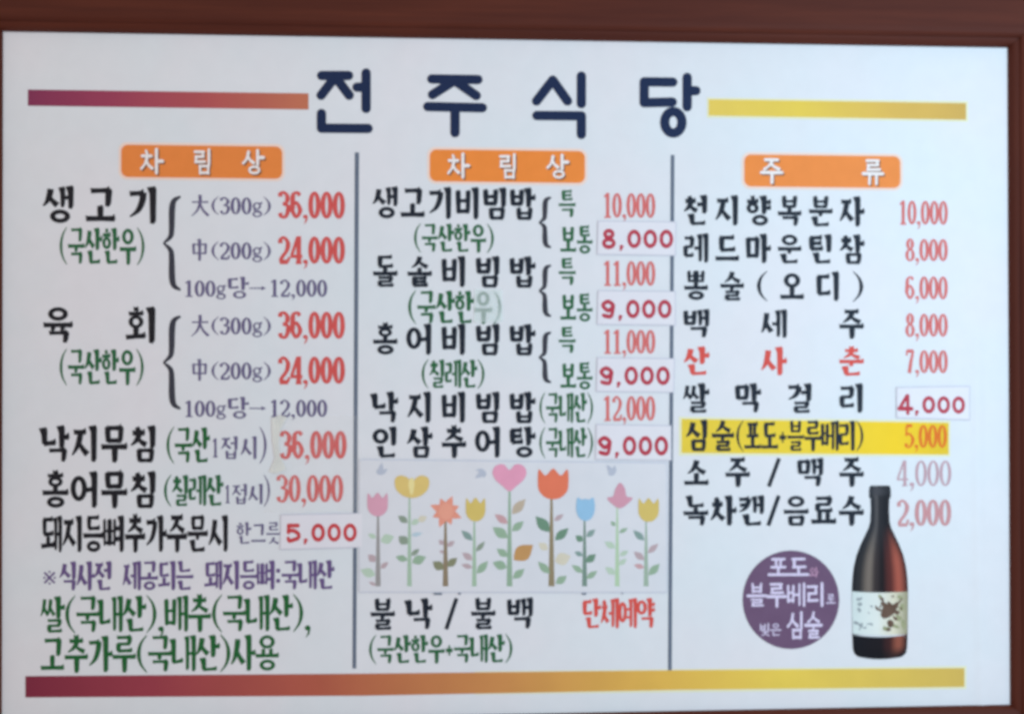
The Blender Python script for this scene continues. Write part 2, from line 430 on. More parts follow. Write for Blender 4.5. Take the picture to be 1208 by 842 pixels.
def shape(name, pts, mat, parent, h, label=None):
    V = [(P(x, y)[0], -h, P(x, y)[1]) for x, y in pts]
    a = sum(V[i][0] * V[(i + 1) % len(V)][2] - V[(i + 1) % len(V)][0] * V[i][2] for i in range(len(V)))
    f = tuple(range(len(V)))
    return mesh_obj(name, V, [f if a > 0 else f[::-1]], mat, parent, label)
def slab(name, pts, mat, parent, h0, t, label=None, curl=None):
    """a thin sheet with thickness t whose corners may lift"""
    n = len(pts); V = []
    for k, (x, y) in enumerate(pts):
        X, Z = P(x, y); V.append((X, -h0 - t - (curl[k] if curl else 0), Z))
    for k, (x, y) in enumerate(pts):
        X, Z = P(x, y); V.append((X, -h0 - (curl[k] if curl else 0), Z))
    F = [tuple(range(n)), tuple(range(2 * n - 1, n - 1, -1))] + [(i, n + i, n + (i + 1) % n, (i + 1) % n) for i in range(n)]
    o = mesh_obj(name, V, F, mat, parent, label)
    import bmesh
    bm = bmesh.new(); bm.from_mesh(o.data); bmesh.ops.recalc_face_normals(bm, faces=bm.faces); bm.to_mesh(o.data); bm.free()
    return o
def rounded(x0, x1, y0, y1, r, sl):
    out = []; cx = (x0 + x1) / 2
    for (px, py, a0) in ((x1 - r, y0 + r, -90), (x1 - r, y1 - r, 0), (x0 + r, y1 - r, 90), (x0 + r, y0 + r, 180)):
        for k in range(7):
            a = math.radians(a0 + 15 * k); x = px + r * math.cos(a); out.append((x, py + r * math.sin(a) + sl * (x - cx)))
    return out

# ------------------------------------------------------------------ the wall behind
BW, BH = 1.18, .7909
wm, wt, wb = new_mat('painted_wall', .8, .2); wb.inputs['Base Color'].default_value = (.55, .52, .47, 1)
n = wt.nodes.new('ShaderNodeTexNoise'); n.inputs['Scale'].default_value = 40; bp = wt.nodes.new('ShaderNodeBump'); bp.inputs['Strength'].default_value = .2
wt.links.new(n.outputs['Fac'], bp.inputs['Height']); wt.links.new(bp.outputs[0], wb.inputs['Normal'])
wall = mesh_obj('wall', [(-2, .012, -1.3), (2, .012, -1.3), (2, .012, 1.3), (-2, .012, 1.3), (-2, .1, -1.3), (2, .1, -1.3), (2, .1, 1.3), (-2, .1, 1.3)],
                [(0, 1, 2, 3), (7, 6, 5, 4), (0, 4, 5, 1), (2, 6, 7, 3), (1, 5, 6, 2), (0, 3, 7, 4)], wm)
wall['kind'] = 'structure'

# ------------------------------------------------------------------ the board
board = thing('menu_board', 'white Korean restaurant menu board in a reddish brown wooden frame', 'menu board')
# panel: fine grid with a soft vertical crease near its right edge
PW, PH = BW + .024, BH + .024
CREASE = P(1158, 600)[0]
NX, NZ = 300, 80; V = []; F = []
for j in range(NZ + 1):
    z = -PH / 2 + PH * j / NZ
    for i in range(NX + 1):
        x = -PW / 2 + PW * i / NX
        v = (BH / 2 - z) / BH
        xc = CREASE - .005 * math.sin(v * 3.0)
        amp = max(0, min(1, (v - .34) * 5)) * .0011
        d = (x - xc) / .0055
        y = -amp * (math.exp(-d * d) + (.35 / (1 + math.exp(-d))))
        V.append((x, y, z))
for j in range(NZ):
    for i in range(NX):
        a = j * (NX + 1) + i; F.append((a, a + 1, a + NX + 2, a + NX + 1))
b0 = len(V)
V += [(-BW / 2 - .016, .010, -BH / 2 - .012), (BW / 2 + .016, .010, -BH / 2 - .012), (BW / 2 + .016, .010, BH / 2 + .012), (-BW / 2 - .016, .010, BH / 2 + .012)]
F.append((b0 + 3, b0 + 2, b0 + 1, b0))
panel = mesh_obj('panel', V, F, M_sheet, board, 'white printed vinyl sheet with a soft crease along its right edge', smooth=True)

# frame: four mitred rails with a stepped inner lip
prof = [(-.006, .008), (-.006, -.0035), (-.001, -.0045), (.002, -.009), (.0085, -.0130), (.0125, -.0135), (.0135, -.0175), (.0165, -.0205), (.022, -.0215), (.088, -.0215), (.094, -.018), (.096, -.010), (.096, .0115)]
prof = [(.0020, .008), (.0020, -.0020), (.0035, -.0050), (.0055, -.0080), (.0085, -.0095), (.0115, -.0105), (.0125, -.0135), (.0155, -.0155), (.022, -.0160), (.088, -.0160), (.094, -.014), (.096, -.008), (.096, .0115)]
def rail(side, mat):
    V = []; F = []; n = len(prof)
    for end in (-1, 1):
        for (o, y) in prof:
            hx, hz = BW / 2 + o, BH / 2 + o - .0022
            V.append({'top': (end * hx, y, hz), 'bottom': (-end * hx, y, -hz), 'right': (hx, y, -end * hz), 'left': (-hx, y, end * hz)}[side])
    for i in range(n): F.append((i, (i + 1) % n, n + (i + 1) % n, n + i))
    F.append(tuple(range(n))[::-1]); F.append(tuple(range(n, 2 * n)))
    o = mesh_obj('frame_rail', V, F, mat, board)
    import bmesh
    bm = bmesh.new(); bm.from_mesh(o.data); bmesh.ops.recalc_face_normals(bm, faces=bm.faces)
    bmesh.ops.bevel(bm, geom=[e for e in bm.edges if e.calc_face_angle(0) > .25 and e.calc_face_angle(0) < 1.4], offset=.0006, segments=2, affect='EDGES'); bm.to_mesh(o.data); bm.free()
for sd, mt in (('top', WX), ('right', WZ), ('bottom', WX), ('left', WZ)): rail(sd, mt)

# ---- inks
BLACK = ink('ink_black', (30, 29, 35)); BLACK2 = ink('ink_blue_black', (29, 36, 48)); NAVY = ink('ink_navy', (26, 42, 76), var=.05)
GREEN = ink('ink_green', (44, 104, 64)); GREEN2 = ink('ink_green_deep', (32, 100, 50)); PURPLE = ink('ink_purple_grey', (106, 97, 132)); VIOLET = ink('ink_violet', (106, 84, 132))
RED = ink('ink_red', (218, 88, 84)); RED2 = ink('ink_red_light', (222, 112, 108)); RED3 = ink('ink_sticker_red', (190, 58, 76)); REDB = ink('ink_sticker_red_bright', (205, 66, 70)); ORANGE = ink('ink_orange_print', (236, 118, 34))
DUSTY = ink('ink_faded_rose', (208, 148, 150)); DUSTY2 = ink('ink_faded_rose_grey', (200, 160, 168)); SCARLET = ink('ink_scarlet', (224, 84, 74))
BRACE = ink('ink_charcoal', (60, 60, 70)); LINE = ink('ink_slate', (104, 114, 130)); WHITE = ink('ink_white', (248, 240, 236), var=.02)
PEACH = ink('ink_peach_edge', (250, 222, 206), var=.02); PEACH2 = ink('ink_cream_edge', (238, 236, 196), var=.02)
BROWN = ink('ink_brown_shade', (140, 84, 52))

# ---- colour bars
xa, xb = P(33, 110)[0], P(364, 110)[0]
shape('color_bar', [(33, 106), (364, 110.5), (364, 129.5), (33, 125)], gradient('plum_to_terracotta', [(0, (136, 54, 88)), (.3, (162, 66, 92)), (.65, (186, 88, 88)), (1, (200, 118, 88))], xa, xb), board, .0003, 'plum to terracotta bar left of the restaurant name')
xa, xb = P(836, 127)[0], P(1140, 130)[0]
for e in (1,):
    shape('bar_edge', [(834, 115.5), (1142, 119.5), (1142, 144), (834, 139)], PEACH2, board, .00015)
shape('color_bar', [(836, 117.5), (1139.5, 122), (1139.5, 141.5), (836, 136.5)], gradient('lemon_to_ochre', [(0, (236, 204, 92)), (.35, (238, 206, 80)), (.7, (226, 184, 84)), (1, (214, 172, 84))], xa, xb), board, .0003, 'lemon to ochre bar right of the restaurant name')
xa, xb = P(30, 808)[0], P(1137, 800)[0]
shape('bar_edge', [(560, 791.5), (1140, 785), (1140, 812), (560, 818.5)], PEACH2, board, .00015)
shape('color_bar', [(30, 797), (430, 794), (800, 790), (1137.5, 787.5), (1137.5, 809.5), (800, 813), (430, 820), (30, 822)],
      gradient('long_bar_gradient', [(0, (132, 48, 68)), (.13, (160, 66, 78)), (.30, (184, 96, 76)), (.50, (212, 146, 84)), (.66, (232, 184, 86)), (.80, (240, 208, 88)), (1, (218, 184, 92))], xa, xb), board, .0003, 'long bar running from plum to yellow along the bottom')

# ---- restaurant name: round-ended strokes
I = Ink(.0004)
def tstroke(o, sc_, pts, w_=11.0):
    pts = [(o[0] + x / sc_, o[1] + y / sc_) for x, y in pts]
    r = w_ / 2
    for a, b in zip(pts[:-1], pts[1:]):
        dx, dy = b[0] - a[0], b[1] - a[1]; L = math.hypot(dx, dy); nx, ny = -dy / L * r, dx / L * r
        an = math.atan2(dy, dx); out = []
        for k in range(9): t = an + math.pi / 2 + math.pi * k / 8; out.append((a[0] + r * math.cos(t), a[1] + r * math.sin(t)))
        for k in range(9): t = an - math.pi / 2 + math.pi * k / 8; out.append((b[0] + r * math.cos(t), b[1] + r * math.sin(t)))
        I.poly(out)
def tring(o, sc_, cx, cy, rx, ry, w_=11.0):
    st = []
    for k in range(33):
        t = k * math.tau / 32
        for s_ in (1, -1): st.append((o[0] + cx / sc_ + (rx / sc_ + s_ * w_ / 2) * math.cos(t), o[1] + cy / sc_ + (ry / sc_ + s_ * w_ / 2) * math.sin(t)))
    I.polys.append(['strip'] + st)
A, B_ = (360, 75), (600, 75); S = 5.033
name_ = bpy.data.objects.new('title_lettering', None); C.objects.link(name_); name_.parent = board; name_.empty_display_size = .05
name_['label'] = 'large navy restaurant name in four round-ended syllables'
I = Ink(.0004)
for q in ([(98, 73), (258, 73)], [(178, 82), (95, 190)], [(180, 82), (262, 190)], [(308, 142), (362, 142)], [(362, 58), (362, 268)], [(97, 298), (97, 385), (374, 387)]): tstroke(A, S, q)
I.build('syllable', NAVY, name_)
I = Ink(.0004)
for q in ([(752, 93), (1026, 97)], [(880, 108), (756, 186)], [(895, 108), (1016, 192)], [(728, 257), (1052, 264)], [(890, 262), (890, 412)]): tstroke(A, S, q)
I.build('syllable', NAVY, name_)
I = Ink(.0004)
for q in ([(262, 100), (166, 224)], [(262, 100), (350, 224)], [(432, 76), (432, 240)], [(168, 310), (432, 312), (432, 422)]): tstroke(B_, S, q)
I.build('syllable', NAVY, name_)
I = Ink(.0004)
for q in ([(975, 112), (805, 110), (805, 234), (972, 230)], [(1060, 84), (1060, 258)], [(1060, 163), (1112, 163)]): tstroke(B_, S, q)

tring(B_, S, 978, 350, 51, 64)
I.build('syllable', NAVY, name_)


# ---- orange heading badges
M_badge = ink('badge_orange', (246, 142, 62), .4, .06); M_badge_l = ink('badge_orange_dull', (240, 138, 66), .4, .06)
def badge(x0, x1, y0, y1, s, xs, mat, lab):
    shape('badge_edge', rounded(x0 - 3, x1 + 3, y0 - 3, y1 + 3, 10, slope(y0)), PEACH, board, .00016)
    b = shape('heading_badge', rounded(x0, x1, y0, y1, 8, slope(y0)), mat, board, .0003, lab)
    for off, m_, h_ in ((1.6, BROWN, .0004), (0, WHITE, .0008)):
        for c, (a0, a1) in zip(s, xs):
            cx = (x0 + x1) / 2; dy = slope(y0) * ((a0 + a1) / 2 - cx)
            text(c, a0 + off, a1 + off, y0 + 5 + off + dy, y1 - 5 + off + dy, m_, b, 'gothic', h=h_, name='lettering' if off == 0 else 'lettering_shade')
badge(143, 333, 172, 210, '차림상', [(167, 191), (229, 250), (287, 310)], M_badge_l, 'orange heading badge over the left column')
badge(507, 690, 177.5, 215, '차림상', [(529, 552), (589, 610), (646, 669)], M_badge, 'orange heading badge over the middle column')
badge(878, 1062, 183.5, 221, '주류', [(898, 922), (1018, 1041)], M_badge, 'orange heading badge over the right column')

# ---- divider lines
shape('divider_line', [(418.6, 180), (423.6, 180), (420.2, 788), (415.8, 788)], LINE, board, .00028, 'grey line between left and middle columns')
shape('divider_line', [(791.2, 183), (795.6, 183), (792.4, 790), (788, 790)], LINE, board, .00028, 'grey line between middle and right columns')

# ---- braces
def brace(x0, x1, y0, y1):
    g = Glyph(1, 1); W_ = x1 - x0; H_ = y1 - y0; ym = (y0 + y1) / 2
    I = Ink(.0003)
    xm = x0 + W_ * .50
    def half(sgn):
        e = y0 if sgn < 0 else y1
        q = catmull([(x1, e, 2.5), (xm + W_ * .12, e - sgn * H_ * .045, 6), (xm, e - sgn * H_ * .14, 7.4), (xm - W_ * .02, ym + sgn * H_ * .16, 6.6), (xm - W_ * .10, ym + sgn * H_ * .07, 5.5), (x0, ym, 2.0)], 6)
        st = []
        k = min(1, W_ / 19 + .1)
        for i in range(len(q)):
            a, b = q[max(i - 1, 0)], q[min(i + 1, len(q) - 1)]; dx, dy = b[0] - a[0], b[1] - a[1]; L = math.hypot(dx, dy) or 1
            nx, ny = -dy / L * q[i][2] / 2 * k, dx / L * q[i][2] / 2 * k
            st += [(q[i][0] + nx, q[i][1] + ny), (q[i][0] - nx, q[i][1] - ny)]
        I.polys.append(['strip'] + st)
    half(-1); half(1)
    I.build('brace_mark', BRACE, board)
brace(193, 213, 232, 342); brace(193, 213, 373, 482)
brace(636, 650, 233, 292); brace(636, 650, 313, 373); brace(636, 650, 392, 451)

# ---- left column
T = lambda s, x0, x1, y0, y1, m_, st='brush', ds='mid', sp=None, nm='item_name', lab=None, **k: text(s, x0, x1, y0, y1, m_, board, st, ds, sp, nm, label=lab, **k)
T('생고기', 51, 186, 221, 263, BLACK, sp=35, lab='black words 생고기 in the left column')
T('(국산한우)', 70, 171, 270, 311, GREEN, 'slim', nm='origin_note', lab='green note (국산한우) under 생고기')
for dy, dn in ((0, '생고기'), (141.5, '육회')):
    T('大', 226, 246, 230 + dy, 255 + dy, PURPLE, 'note', nm='portion_note')
    T('(300g)', 249, 320, 233 + dy, 253 + dy, PURPLE, 'note', 'light', nm='portion_note')
    T('36,000', 328, 407, 226 + dy, 258 + dy, RED, ds='fat', nm='price', lab='red price 36,000 beside ' + dn)
    T('中', 226, 245, 283 + dy, 307 + dy, PURPLE, 'note', nm='portion_note')
    T('(200g)', 249, 320, 286 + dy, 306 + dy, PURPLE, 'note', 'light', nm='portion_note')
    T('24,000', 328, 407, 279 + dy, 311 + dy, RED, ds='fat', nm='price', lab='red price 24,000 beside ' + dn)
    T('100g', 217, 267, 331 + dy, 350 + dy, PURPLE, 'note', 'light', nm='portion_note')
    T('당', 269, 293, 327 + dy, 352 + dy, PURPLE, 'note', nm='portion_note')
    T('→', 294, 314, 330 + dy, 350 + dy, PURPLE, 'note', nm='portion_note')
    T('12,000', 318, 386, 330 + dy, 350 + dy, PURPLE, 'note', 'light', nm='portion_note')
T('육회', 51, 184, 363, 404, BLACK, sp=35, lab='black words 육회 in the left column')
T('(국산한우)', 70, 170, 413, 453, GREEN, 'slim', nm='origin_note', lab='green note (국산한우) under 육회')
T('낙지무침', 50, 185, 503, 544, BLACK, sp=31, lab='black words 낙지무침 in the left column')
T('(국산', 196, 247, 505, 545, GREEN2, 'slim', nm='origin_note', gap=.02)
T('1', 250, 258, 517, 539, PURPLE, ds='mid', nm='portion_note'); T('접시', 261, 304, 515, 541, PURPLE, 'note', nm='portion_note', gap=.12); T(')', 306, 315, 505, 545, PURPLE, nm='portion_note')
T('36,000', 330, 409, 508, 541, RED, ds='fat', nm='price', lab='red price 36,000 beside 낙지무침')
T('홍어무침', 50, 185, 557, 598, BLACK, sp=31, lab='black words 홍어무침 in the left column')
T('(칠레산', 193, 263, 561, 596, GREEN, 'slim', nm='origin_note', gap=.02)
T('1', 265, 272, 572, 593, PURPLE, ds='mid', nm='portion_note'); T('접시', 274, 311, 571, 594, PURPLE, 'note', nm='portion_note'); T(')', 311, 319, 561, 596, PURPLE, nm='portion_note')
T('30,000', 326, 405, 560, 592, RED, ds='mid', nm='price', lab='red price 30,000 beside 홍어무침')
T('돼지등뼈추가주문시', 49, 270, 609, 650, BLACK, 'brush', gap=.02, lab='black words 돼지등뼈추가주문시 in the left column')
T('한그릇', 279, 331, 616, 641, PURPLE, 'note', nm='portion_note')
T('※', 51, 66, 672, 690, VIOLET, 'slim', nm='footnote'); T('식사전 제공되는 돼지등뼈:국내산', 70, 394, 662, 695, VIOLET, 'slim', nm='footnote', gap=.02, lab='violet footnote about pork backbone in the left column')
T('쌀(국내산),배추(국내산),', 49, 367, 703, 744, GREEN2, 'brush_dense', nm='origin_note', ds='fat', gap=.02, lab='green line about rice and cabbage')
T('고추가루(국내산)사용', 48, 329, 750, 791, GREEN2, 'brush_dense', nm='origin_note', gap=.02, lab='green line about red pepper powder')

# ---- middle column
rows = [('생고기비빔밥', 222, 258), ('돌솥비빔밥', 303, 338), ('홍어비빔밥', 383, 418), ('낙지비빔밥', 463, 498), ('인삼추어탕', 504, 539)]
for s, a, b in rows: T(s, 440, 631, a, b, BLACK2, sp=29 if len(s) == 5 else 28.5, lab='black words %s in the middle column' % s)
T('(국산한우)', 488, 583, 265, 297, GREEN, 'slim', nm='origin_note'); T('(국산한우)', 481, 592, 344, 381, GREEN, 'slim', nm='origin_note'); T('(칠레산)', 497, 572, 425, 457, GREEN, 'slim', nm='origin_note')
for k, (a, b, p) in enumerate(((225, 256, '10,000'), (305, 336, '11,000'), (386, 416, '11,000'))):
    T('특', 659, 679, a, b, GREEN, 'slim', nm='size_note'); T('보통', 661, 699, a + 42, b + 43, GREEN, 'slim', nm='size_note')
    T(p, 711, 773, a + 3, b + 1, RED2, ds='mid', nm='price', lab='red price %s beside %s' % (p, rows[k][0]))
T('(국내산)', 636, 700, 464, 498, GREEN, 'slim', nm='origin_note'); T('(국내산)', 636, 700, 505, 539, GREEN, 'slim', nm='origin_note')
T('12,000', 711, 773, 467, 496, RED2, ds='mid', nm='price', lab='red price 12,000 beside 낙지비빔밥')
T('불낙/불백', 437, 628, 706, 741, BLACK2, sp=29, lab='black words 불낙/불백 under the flower picture')
T('단체예약', 688, 772, 706, 740, SCARLET, 'slim', nm='booking_note', lab='red words 단체예약 under the flower picture')
T('(국산한우+국내산)', 435, 605, 749, 781, GREEN, 'slim', nm='origin_note')

# ---- right column
c3 = [('천지향복분자', 232, 266, BLACK2), ('레드마운틴참', 277, 310, BLACK2), ('뽕술(오디)', 321, 354, BLACK2), ('백세주', 366, 398, BLACK2), ('산사춘', 410, 442, SCARLET), ('쌀막걸리', 453, 486, BLACK2), ('소주/맥주', 541, 573, BLACK2)]
for s, a, b, m_ in c3: T(s, 807, 1019, a, b, m_, sp=28 if len(s) > 5 else 29, lab='%s words %s in the right column' % ('red' if m_ is SCARLET else 'black', s))
T('녹차캔/음료수', 806, 1019, 585, 619, BLACK2, gap=.10, lab='black words 녹차캔/음료수 in the right column')
for p, a, b, x in (('10,000', 237, 265, 1060), ('8,000', 282, 308, 1068), ('6,000', 326, 353, 1068), ('8,000', 370, 397, 1068), ('7,000', 413, 440, 1068)):
    T(p, x, 1118, a, b, RED2, ds='mid', nm='price')
T('4,000', 1058, 1122, 543, 573, DUSTY2, ds='pale', nm='price', lab='faded rose price 4,000'); T('2,000', 1058, 1122, 589, 620, DUSTY, ds='mid', nm='price', lab='faded rose price 2,000')
shape('highlight_edge', [(801, 491.5), (1121, 496), (1121, 538.5), (801, 537)], PEACH2, board, .00014)
shape('highlight_band', [(804, 494), (1119, 498.5), (1119, 536), (804, 534)], gradient('yellow_band', [(0, (240, 208, 66)), (.5, (246, 212, 50)), (.8, (255, 212, 28)), (1, (238, 200, 40))], P(804, 510)[0], P(1119, 510)[0]), board, .00022, 'yellow band behind the grape and blueberry liquor line')
T('심술', 809, 866, 496, 531, BLACK2, gap=.15); T('(포도+블루베리)', 868, 1019, 497, 531, BLACK2, 'slim', gap=.02); T('5,000', 1067, 1117, 501, 528, ORANGE, ds='mid', nm='price', lab='orange price on the yellow band')

# ---- purple round badge
cxr, cyr = 933, 707
M_round = ink('badge_purple', (112, 84, 112), .4, .08)
rb = shape('round_badge', [(cxr + 57 * math.cos(a), cyr + 58 * math.sin(a)) for a in [i * math.tau / 48 for i in range(48)]], M_round, board, .0003, 'purple disc badge left of the bottle picture')
PALE = ink('ink_pale_lilac', (226, 214, 238), var=.03); PINKISH = ink('ink_pale_pink', (206, 158, 186))
for s, x0, x1, y0, y1, st, m_ in (('포도', 907, 953, 657, 680, 'gothic', PALE), ('와', 955, 965, 669, 680, 'tiny', PINKISH), ('블루베리', 882, 973, 688, 714, 'gothic', PALE), ('로', 975, 985, 700, 712, 'tiny', PALE),
                          ('빚은', 896, 921, 735, 749, 'tiny', PALE), ('심술', 929, 969, 722, 752, 'gothic', PALE)):
    text(s, x0, x1, y0, y1, m_, rb, st, h=.0005, gap=.08)

# ---- printed bottle
def bottle():
    prof = [(575, 11.5), (573, 12.6), (572, 11), ]
    pts = [(572.5, 10.5), (574, 12.2), (580, 12.6), (586, 12.6), (587.5, 11.2), (600, 10.8), (615, 11.5), (622, 13.2), (632, 18), (642, 22.8), (655, 27.8), (669, 31), (683, 32.6), (697, 33.2), (748, 32.6), (764, 32), (770, 30.5), (774, 26)]
    def cxm(y): return 1038 + (0 if y < 590 else 0)
    def strip(rows_, name, mat, parent, h, us=(-1, 1), lab=None, bow=0.):
        V = []; F = []; n = 12
        for (y, r) in rows_:
            for k in range(n + 1):
                u = us[0] + (us[1] - us[0]) * k / n
                X, Z = P(cxm(y) + u * r, y + bow * (1 - u * u)); V.append((X, -h, Z))
        for i in range(len(rows_) - 1):
            for k in range(n):
                a = i * (n + 1) + k; F.append((a, a + n + 1, a + n + 2, a + 1))
        o = mesh_obj(name, V, F, mat, parent, lab)
        uv = o.data.uv_layers.new(name='UVMap'); ya, yb = rows_[0][0], rows_[-1][0]
        for lp in o.data.loops:
            i, k = divmod(lp.vertex_index, n + 1); uv.data[lp.index].uv = (k / n, (rows_[i][0] - 572.) / 200.)
        return o
    X0, X1 = P(1005, 700)[0], P(1071, 700)[0]
    # printed picture of glass: tones across the bottle belong to the print and follow its outline
    def glass_mat(name, body, neck, v0, v1):
        m, t, bs = new_mat(name, .4, .12)
        uvn = t.nodes.new('ShaderNodeUVMap'); sp = t.nodes.new('ShaderNodeSeparateXYZ'); t.links.new(uvn.outputs[0], sp.inputs[0])
        rs = []
        for stops in (neck, body):
            r = t.nodes.new('ShaderNodeValToRGB'); e = r.color_ramp.elements; r.color_ramp.interpolation = 'EASE'
            while len(e) < len(stops): e.new(.5)
            for i, (p, c) in enumerate(stops): e[i].position = p; e[i].color = lin(c)
            t.links.new(sp.outputs['X'], r.inputs[0]); rs.append(r)
        mr = t.nodes.new('ShaderNodeMapRange'); mr.interpolation_type = 'SMOOTHSTEP'; mr.inputs['From Min'].default_value = v0; mr.inputs['From Max'].default_value = v1
        t.links.new(sp.outputs['Y'], mr.inputs['Value'])
        x = t.nodes.new('ShaderNodeMix'); x.data_type = 'RGBA'; t.links.new(mr.outputs[0], x.inputs[0]); t.links.new(rs[0].outputs[0], x.inputs[6]); t.links.new(rs[1].outputs[0], x.inputs[7])
        t.links.new(x.outputs[2], bs.inputs['Base Color']); return m
    neck_s = [(0, (30, 30, 36)), (.18, (50, 48, 52)), (.32, (84, 80, 80)), (.48, (40, 36, 40)), (.8, (22, 18, 24)), (1, (40, 30, 32))]
    body_s = [(0, (24, 24, 30)), (.12, (44, 42, 44)), (.30, (122, 110, 100)), (.42, (56, 46, 46)), (.54, (26, 16, 20)), (.68, (88, 38, 34)), (.84, (172, 88, 70)), (1, (74, 36, 32))]
    foot_s = [(0, (18, 18, 26)), (.5, (24, 18, 24)), (.66, (60, 30, 30)), (.84, (150, 84, 66)), (1, (56, 34, 32))]
    base_s = [(0, (20, 20, 26)), (.5, (18, 16, 22)), (.8, (52, 34, 34)), (1, (24, 20, 26))]
    glass = glass_mat('printed_glass', body_s, neck_s, .22, .46)
    b = strip([p for p in pts if p[0] <= 748], 'bottle_picture', glass, board, .0003, lab='printed picture of a dark red liquor bottle')
    strip([(748, 32.6)] + [p for p in pts if p[0] > 748], 'foot', glass_mat('printed_glass_foot', base_s, foot_s, .93, 1.0), b, .0004, bow=3)
    strip([(573.5, 11.9), (576, 12.5), (580, 12.8), (587, 12.8)], 'cap', glass_mat('printed_cap', neck_s, [(0, (36, 36, 42)), (.3, (70, 68, 72)), (1, (30, 28, 34))], .04, .07), b, .0004, bow=1)
    lab_ = strip([(697, 33.0), (722, 32.8), (747, 32.2)], 'label', gradient('label_paper', [(0, (214, 226, 222)), (.45, (232, 236, 228)), (.75, (228, 222, 196)), (1, (150, 146, 116))], X0, X1), b, .0006, bow=1.5)
    return b, lab_
bt, lb = bottle()
I = Ink(.0008)
def blob(I, cx, cy, rx, ry, ang=0, n=10, jit=.18):
    out = []
    for k in range(n):
        t = k * math.tau / n; r = 1 + random.uniform(-jit, jit); x = rx * r * math.cos(t); y = ry * r * math.sin(t)
        out.append((cx + x * math.cos(ang) - y * math.sin(ang), cy + x * math.sin(ang) + y * math.cos(ang)))
    I.poly(out)
for q in ((1049, 718, 9, 8, .3), (1044, 725, 6, 4, 0), (1056, 714, 5, 3, -.8), (1050, 735, 4, 5, 0), (1042, 712, 4, 2.4, .4), (1058, 722, 3, 2.4, 0)): blob(I, *q)
for q in ((1038, 719, 6, 1.2, .3), (1034, 716, 3, 1, .9), (1061, 709, 6, 1., -.9), (1040, 706, 3, 1.6, .4), (1048, 742, 3, 2, 0)): blob(I, *q)
for k in range(16): blob(I, 1048 + random.gauss(0, 6), 719 + random.gauss(0, 6.5), random.uniform(1, 3), random.uniform(.8, 2), random.uniform(0, 3), 6, .4)
I.build('flower_motif', ink('ink_label_brown', (104, 78, 62), var=.3), bt)
I = Ink(.0008)
for q in ((1013.5, 706, 2.6, 2.2, 0), (1014, 713, 2.8, 2.4, 0), (1014, 719, 2.4, 1.6, 0), (1010, 734, 2.4, 2.2, .4), (1015, 737, 3, 2.4, .4), (1020, 740, 2, 1.4, 0), (1028, 715, 1.5, .9, 0), (1026, 735, 4, .8, 0)): blob(I, *q, n=7, jit=.5)
for k in range(10): blob(I, random.choice((1012, 1014, 1016, 1024, 1028)) + random.gauss(0, .8), random.uniform(703, 742), 1.4, .9, random.uniform(0, 3), 6, .4)
I.build('small_writing', ink('ink_label_grey', (150, 158, 160), var=.3), bt)
I = Ink(.0007)
for q in ((1062, 704, 4, 2, .4), (1064, 716, 3, 5, .2), (1060, 728, 4, 3, 1), (1065, 736, 3, 5, 0), (1038, 703, 3, 2, .5), (1055, 738, 5, 2, .3), (1045, 741, 4, 3, .2)): blob(I, *q, n=8, jit=.3)
I.build('leaf_motif', ink('ink_label_olive', (158, 160, 122), var=.3), bt)

# ------------------------------------------------------------------ price stickers pasted over old prices
def sticker(s, q, x0, x1, y0, y1, mat, lab, tilt=0.):
    t = thing('price_sticker', lab, 'price sticker', 'price stickers pasted over old prices')
    edge = ink('sticker_cut_edge', (206, 204, 214))
    slab('backing', [(a + (-1.1 if k in (0, 3) else 1.1), b + (-1.1 if k < 2 else 1.1)) for k, (a, b) in enumerate(q)], edge, t, .0007, .00008)
    slab('paper', q, M_sticker, t, .0008, .0002)
    # sticker numerals: heavy, wide, round-ended
    n = len(s); cx, cy = (x0 + x1) / 2, (y0 + y1) / 2
    ws = [.5 if c == ',' else 1. for c in s]; g = .17; u = (x1 - x0) / (sum(ws) + g * (n - 1)); x = x0; I = Ink(.0011)
    for c, w_ in zip(s, ws):
        if c == ',': gl = Glyph(.5, .17, True); gl.dot(.5, .08, .30, .11); gl.path([(.52, .06), (.38, -.08)], .75)
        else: gl = latin(c, .26, .22, True)
        for p in gl.polys:
            st = p[0] == 'strip'; pts = p[1:] if st else p
            I.polys.append((['strip'] if st else []) + [(x + a * w_ * u, y1 - b * (y1 - y0)) for a, b in pts])
        x += (w_ + g) * u
    I.build('numerals', mat, t, cy, cx, tilt=tilt)
    return t
sticker('8,000', [(706, 261.5), (797, 262.5), (796, 301), (705, 299.5)], 710, 794, 271, 293, RED3, 'sticker reading 8,000 in the middle column, topmost of the stickers')
sticker('9,000', [(706, 343.5), (796, 344.5), (796, 383), (705, 382)], 709, 792, 353.5, 375.5, RED3, 'upper of the three 9,000 stickers, beside 보통 under 돌솥비빔밥', .003)
sticker('9,000', [(705, 422.5), (795, 423.5), (794, 462), (704, 461)], 707, 790, 432, 454, RED3, 'middle of the three 9,000 stickers, beside 보통 under 홍어비빔밥', .004)
sticker('9,000', [(704, 501), (791, 502.5), (791, 542), (703, 541)], 705, 788, 514, 537, RED3, 'lowest of the three 9,000 stickers, just above the flower picture', .003)
sticker('5,000', [(332, 607.5), (427, 605.5), (427, 644.5), (331, 647)], 338, 421, 617, 638.5, REDB, 'sticker reading 5,000 across the left divider line beside 한그릇', -.004)
sticker('4,000', [(1058, 457.5), (1143, 456), (1143, 494.5), (1058, 492)], 1060, 1138, 467, 487.5, RED3, 'sticker reading 4,000 above the yellow highlight band', .01)

